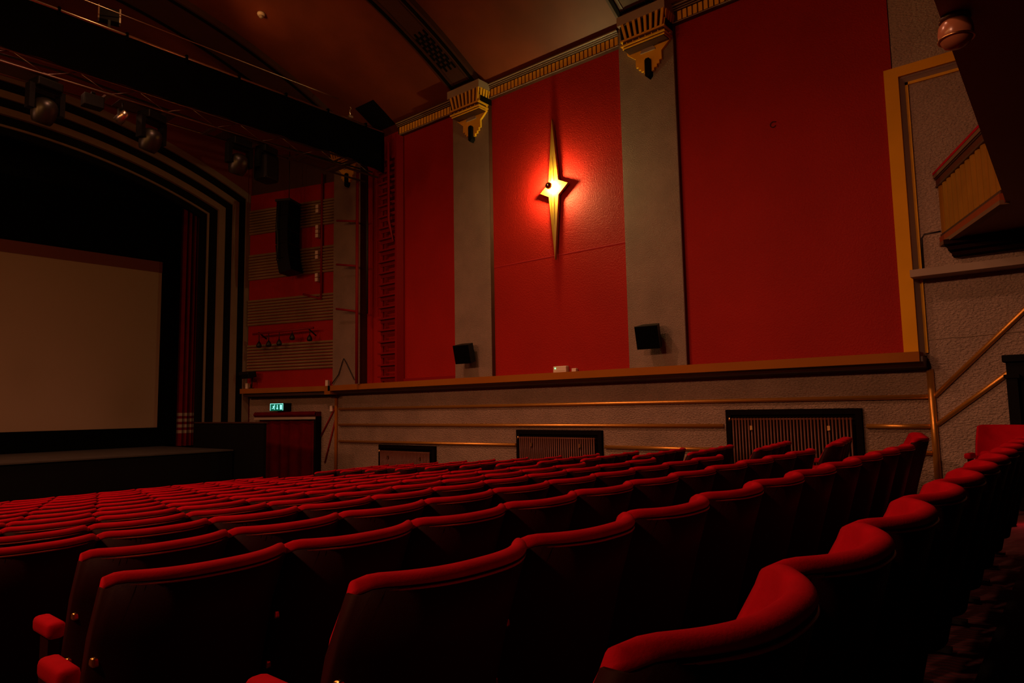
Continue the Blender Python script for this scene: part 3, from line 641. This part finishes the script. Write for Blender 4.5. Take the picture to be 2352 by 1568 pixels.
# ------------------------------------------------------------------ seats
W2 = .266
def topz(s):
    a = abs(s)
    return SEAT_H - (.015*((a-.86)/.14)**2.2 if a > .86 else 0)
def yb(s, z):                                       # rear face of the back: reclined, and dished round the sitter
    return -.02-.16*max(z-.30, 0)/.58*1.0 + (.104+.28*min(max(SEAT_H-z, 0), .16))*abs(s)**2.6
def seat_parts():
    P = {}
    NS = 28
    # velvet: front face, rounded top, roll at the back
    prof = [('f', .36, .0), ('f', .50, .0), ('f', .65, .0), ('f', .78, 0.), ('f', .84, 0.)]
    mb = MB(); rings = []
    for i in range(NS+1):
        s = -1+2*i/NS; a = abs(s); t = topz(s); th = .046-.008*max(0, (a-.8)/.2); ring = []
        x = s*W2
        for z in (.36, .50, .64, .76, t-.035):
            bulge = .022*math.sin(PI*(z-.36)/.5)*(1-a**4)
            ring.append((x, yb(s, z)+th+bulge, z))
        for k in range(1, 8):                         # crown
            ang = PI*k/8; yc = yb(s, t-.02)+th/2-.002; rr = th/2+.002
            ring.append((x, yc+rr*math.cos(ang), t-.019+.019*math.sin(ang)))
        ring += [(x, yb(s, t-.020)-.0045, t-.020), (x, yb(s, t-.027)-.002, t-.027), (x, yb(s, t-.031)+.012, t-.031), (x, yb(s, .36)+.03, .36)]
        rings.append(ring)
    m = len(rings[0]); vs = [v for r_ in rings for v in r_]; fs = []
    for i in range(NS):
        for k in range(m): fs.append((i*m+k, i*m+(k+1) % m, (i+1)*m+(k+1) % m, (i+1)*m+k))
    fs += [tuple(range(m)), tuple(NS*m+k for k in range(m-1, -1, -1))]
    mb.add(vs, fs, True); P['backrest'] = (mb, 'velvet')
    # leathercloth shell behind
    mb = MB(); vs = []; fs = []
    zs = [.27, .42, .58, .72, SEAT_H-.029]
    for i in range(NS+1):
        s = (-1+2*i/NS)*1.010
        for z in zs:
            zz = min(z, topz(s)-.028); vs.append((s*W2, yb(s, zz)-.006, zz))
        for z in reversed(zs):
            zz = min(z, topz(s)-.028); vs.append((s*W2, yb(s, zz)+.034, zz))
    m = 2*len(zs)
    for i in range(NS):
        for k in range(m): fs.append((i*m+k, i*m+(k+1) % m, (i+1)*m+(k+1) % m, (i+1)*m+k))
    fs += [tuple(range(m)), tuple(NS*m+k for k in range(m-1, -1, -1))]
    mb.add(vs, fs, True); P['back_panel'] = (mb, 'vinyl')
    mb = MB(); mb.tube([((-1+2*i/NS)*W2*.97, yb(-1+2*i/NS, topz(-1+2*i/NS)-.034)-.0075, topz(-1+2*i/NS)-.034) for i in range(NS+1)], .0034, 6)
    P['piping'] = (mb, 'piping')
    # tip-up cushion, folded against the back
    mb = MB(); mt = Matrix.Translation((0, .125, .40)) @ Matrix.Rotation(R(10), 4, 'X')
    mb.box((-.215, -.045, -.06), (.215, .055, .24), mt, .035); P['tip_up_cushion'] = (mb, 'velvet')
    # armrest
    mb = MB(); mb.box((-.032, .148, .560), (.032, .338, .622), None, .021)
    P['armrest'] = (mb, 'velvet')
    mb = MB(); mb.box((-.018, .185, .30), (.018, .275, .558)); P['arm_panel'] = (mb, 'vinyl')
    mb = MB(); mb.box((-.02, .17, .004), (.02, .22, .30)).box((-.03, .08, 0), (.03, .30, .02)).box((-.006, .04, .21), (.006, .2, .255)); P['leg'] = (mb, 'iron')
    mb = MB(); mb.box((-.012, -.024, -.014), (.012, .014, .014), None, .008); P['hinge_bracket'] = (mb, 'brass')
    return {k: (v[0].mesh(k, M[v[1]])) for k, v in P.items()}
SP = seat_parts()
for k in ('armrest',): 
    for p in SP[k].polygons: p.use_smooth = True
def seat_proto(name, ends, dz=-.055):                          # ends: '' inner, 'r' with the closing arm of a row
    t = thing(name, 'red velvet cinema seat', 'cinema seat', (0, 0, -50))
    def put(k, loc=(0, 0, 0), par=None, sx=1):
        o = bpy.data.objects.new(k, SP[k]); C.objects.link(o); o.parent = par or t; o.location = loc; o.scale = (sx, 1, 1); return o
    b = put('backrest'); put('piping', par=b)
    p = put('back_panel'); 
    for z in (.665, .50): put('hinge_bracket', (-.256, yb(-1, z)-.002, z), p)
    put('tip_up_cushion')
    for x in ([-.2702, .2702] if 'r' in ends else [-.2702]):
        a = put('armrest', (x, 0, dz if x < 0 else 0)); put('arm_panel', (0, 0, 0), a); put('leg', (x, 0, 0))
    return t
P_IN = seat_proto('cinema_chair', ''); P_END = seat_proto('cinema_chair', 'r'); P_FIRST = seat_proto('cinema_chair', '', 0)
used = {P_IN: False, P_END: False, P_FIRST: False}
ORD = ['zero', 'first', 'second', 'third', 'fourth', 'fifth', 'sixth', 'seventh', 'eighth', 'ninth', 'tenth', 'eleventh', 'twelfth', 'thirteenth', 'fourteenth', 'fifteenth']
def place(proto, loc, rz, label, group, sx):
    if not used[proto]:
        used[proto] = True; r = proto; r.location = loc; r.rotation_euler = (0, 0, rz); r['label'] = label; r['group'] = group
    else: r = dup(proto, loc, rz, label, group)
    r.scale = (sx, 1, 1)
rowsY = [.46, 1.21, 2.01, 2.78, 3.59, 4.34, 5.14, 5.88, 6.66, 7.41, 8.20, 8.94, 9.75, 10.48, 11.29]
def row_words(r):
    return 'nearest row' if r == 0 else 'front row by the stage' if r == 14 else ORD[r+1]+'-nearest row'
DY = .055
for r, y in enumerate(rowsY):
    n, x0, x1 = (11, .745 if r == 0 else .715, 6.55) if r % 2 == 0 else (10, .915, 6.36)
    pit = (x1-x0)/n
    for i in range(n):
        xc = x0+pit*(i+.5)
        if (xc+.3)/y < .222: continue                # outside the frame to the left
        nth = 'last seat before the far aisle' if i == n-1 else ORD[i+1]+' seat from the near aisle'
        place(P_END if i == n-1 else P_FIRST if i == 0 else P_IN, (xc, y+DY, top_z(y)-.885), 0, 'red velvet seat, main block, %s, %s' % (row_words(r), nth), 'main block cinema seats', pit/.5402)
A = R(11)
for r in range(1, 15):
    ys_ = rowsY[r]+.14
    for i in range(4):
        q = .54*(i+.5); x = 7.70+q*math.cos(A); y = ys_+q*math.sin(A)+DY
        nth = ['seat on the aisle', 'second seat from the aisle', 'third seat from the aisle', 'seat next to the wall'][i]
        place(P_END if i == 3 else P_FIRST if i == 0 else P_IN, (x, y, floor_z(y)+.0), A, 'red velvet seat, wall-side block, %s, %s' % (row_words(r-1) if r < 14 else row_words(14), nth), 'wall-side block cinema seats', 1)
place(P_END, (8.93, .72, floor_z(.72)+.03), R(80), 'lone red velvet seat turned sideways in front of the dark partition', 'lone seat', 1)

# ------------------------------------------------------------------ lights
def light(name, kind, loc, energy, col, rot=(0, 0, 0), **kw):
    l = bpy.data.lights.new(name, kind); l.energy = energy; l.color = col
    for k, v in kw.items(): setattr(l, k, v)
    o = bpy.data.objects.new(name, l); C.objects.link(o); o.location = loc; o.rotation_euler = rot; return o
WARM = (1, .39, .21)
def aim(o, tgt):
    o.rotation_euler = (Vector(tgt)-o.location).to_track_quat('-Z', 'Y').to_euler(); return o
for loc, e in (((3.6, 8.6, 8.4), 1700), ((3.8, 4.6, 8.4), 350), ((2.6, 14.6, 7.4), 350)):
    light('house_light', 'SPOT', loc, e, WARM, spot_size=R(140), spot_blend=1., shadow_soft_size=.35)
for y, e in ((15.2, 520), (8.0, 850), (3.4, 800)):      # lamps on the opposite wall
    aim(light('opposite_wall_light', 'SPOT', (-3.2, y, 4.2), e, WARM, spot_size=R(84), spot_blend=1., shadow_soft_size=.18), (11, y-.8, -2.2))
for y, e in ((12.0, 200), (8.0, 230), (5.2, 150)):
    light('opposite_star_light', 'POINT', (-3.2, y, 4.6), e, (1, .43, .11), shadow_soft_size=.25)
light('ceiling_fill', 'POINT', (4.6, 11.8, 7.95), 26, (1, .45, .14), shadow_soft_size=.1)  # added lamp without a fixture, warms the vault and truss top
aim(light('vault_fill_spot', 'SPOT', (5.2, 12.55, 7.35), 90, (1, .42, .12), spot_size=R(70), spot_blend=1., shadow_soft_size=.1), (8.4, 12.5, 8.45))  # added unseen spot for the orange patch on the vault, not a truss fixture
light('step_glow', 'POINT', (8.3, .62, floor_z(.6)+.12), 1.2, (1, .03, .05), shadow_soft_size=.03)
w = bpy.data.worlds.new('dim_world'); bpy.context.scene.world = w; w.use_nodes = True
w.node_tree.nodes['Background'].inputs['Color'].default_value = (.0, .0, .0, 1)
w.node_tree.nodes['Background'].inputs['Strength'].default_value = 0

# ------------------------------------------------------------------ camera
yaw, pitch, roll = R(49.987), R(5.5474), R(-1.0201)
fwd = Vector((math.sin(yaw)*math.cos(pitch), math.cos(yaw)*math.cos(pitch), math.sin(pitch)))
right = Vector((math.cos(yaw), -math.sin(yaw), 0)); up = right.cross(fwd)
RX = right*math.cos(roll)+up*math.sin(roll); UP = -right*math.sin(roll)+up*math.cos(roll)
cd = bpy.data.cameras.new('camera'); cd.sensor_width = 36; cd.lens = 24.094; cd.clip_start = .02; cd.clip_end = 200
cam = bpy.data.objects.new('camera', cd); C.objects.link(cam)
cam.matrix_world = Matrix(((RX.x, UP.x, -fwd.x, 0), (RX.y, UP.y, -fwd.y, 0), (RX.z, UP.z, -fwd.z, 0), (0, 0, 0, 1)))
sc_ = bpy.context.scene; sc_.camera = cam
sc_.view_settings.view_transform = 'Standard'; sc_.view_settings.look = 'None'; sc_.view_settings.exposure = 0; sc_.view_settings.gamma = 1
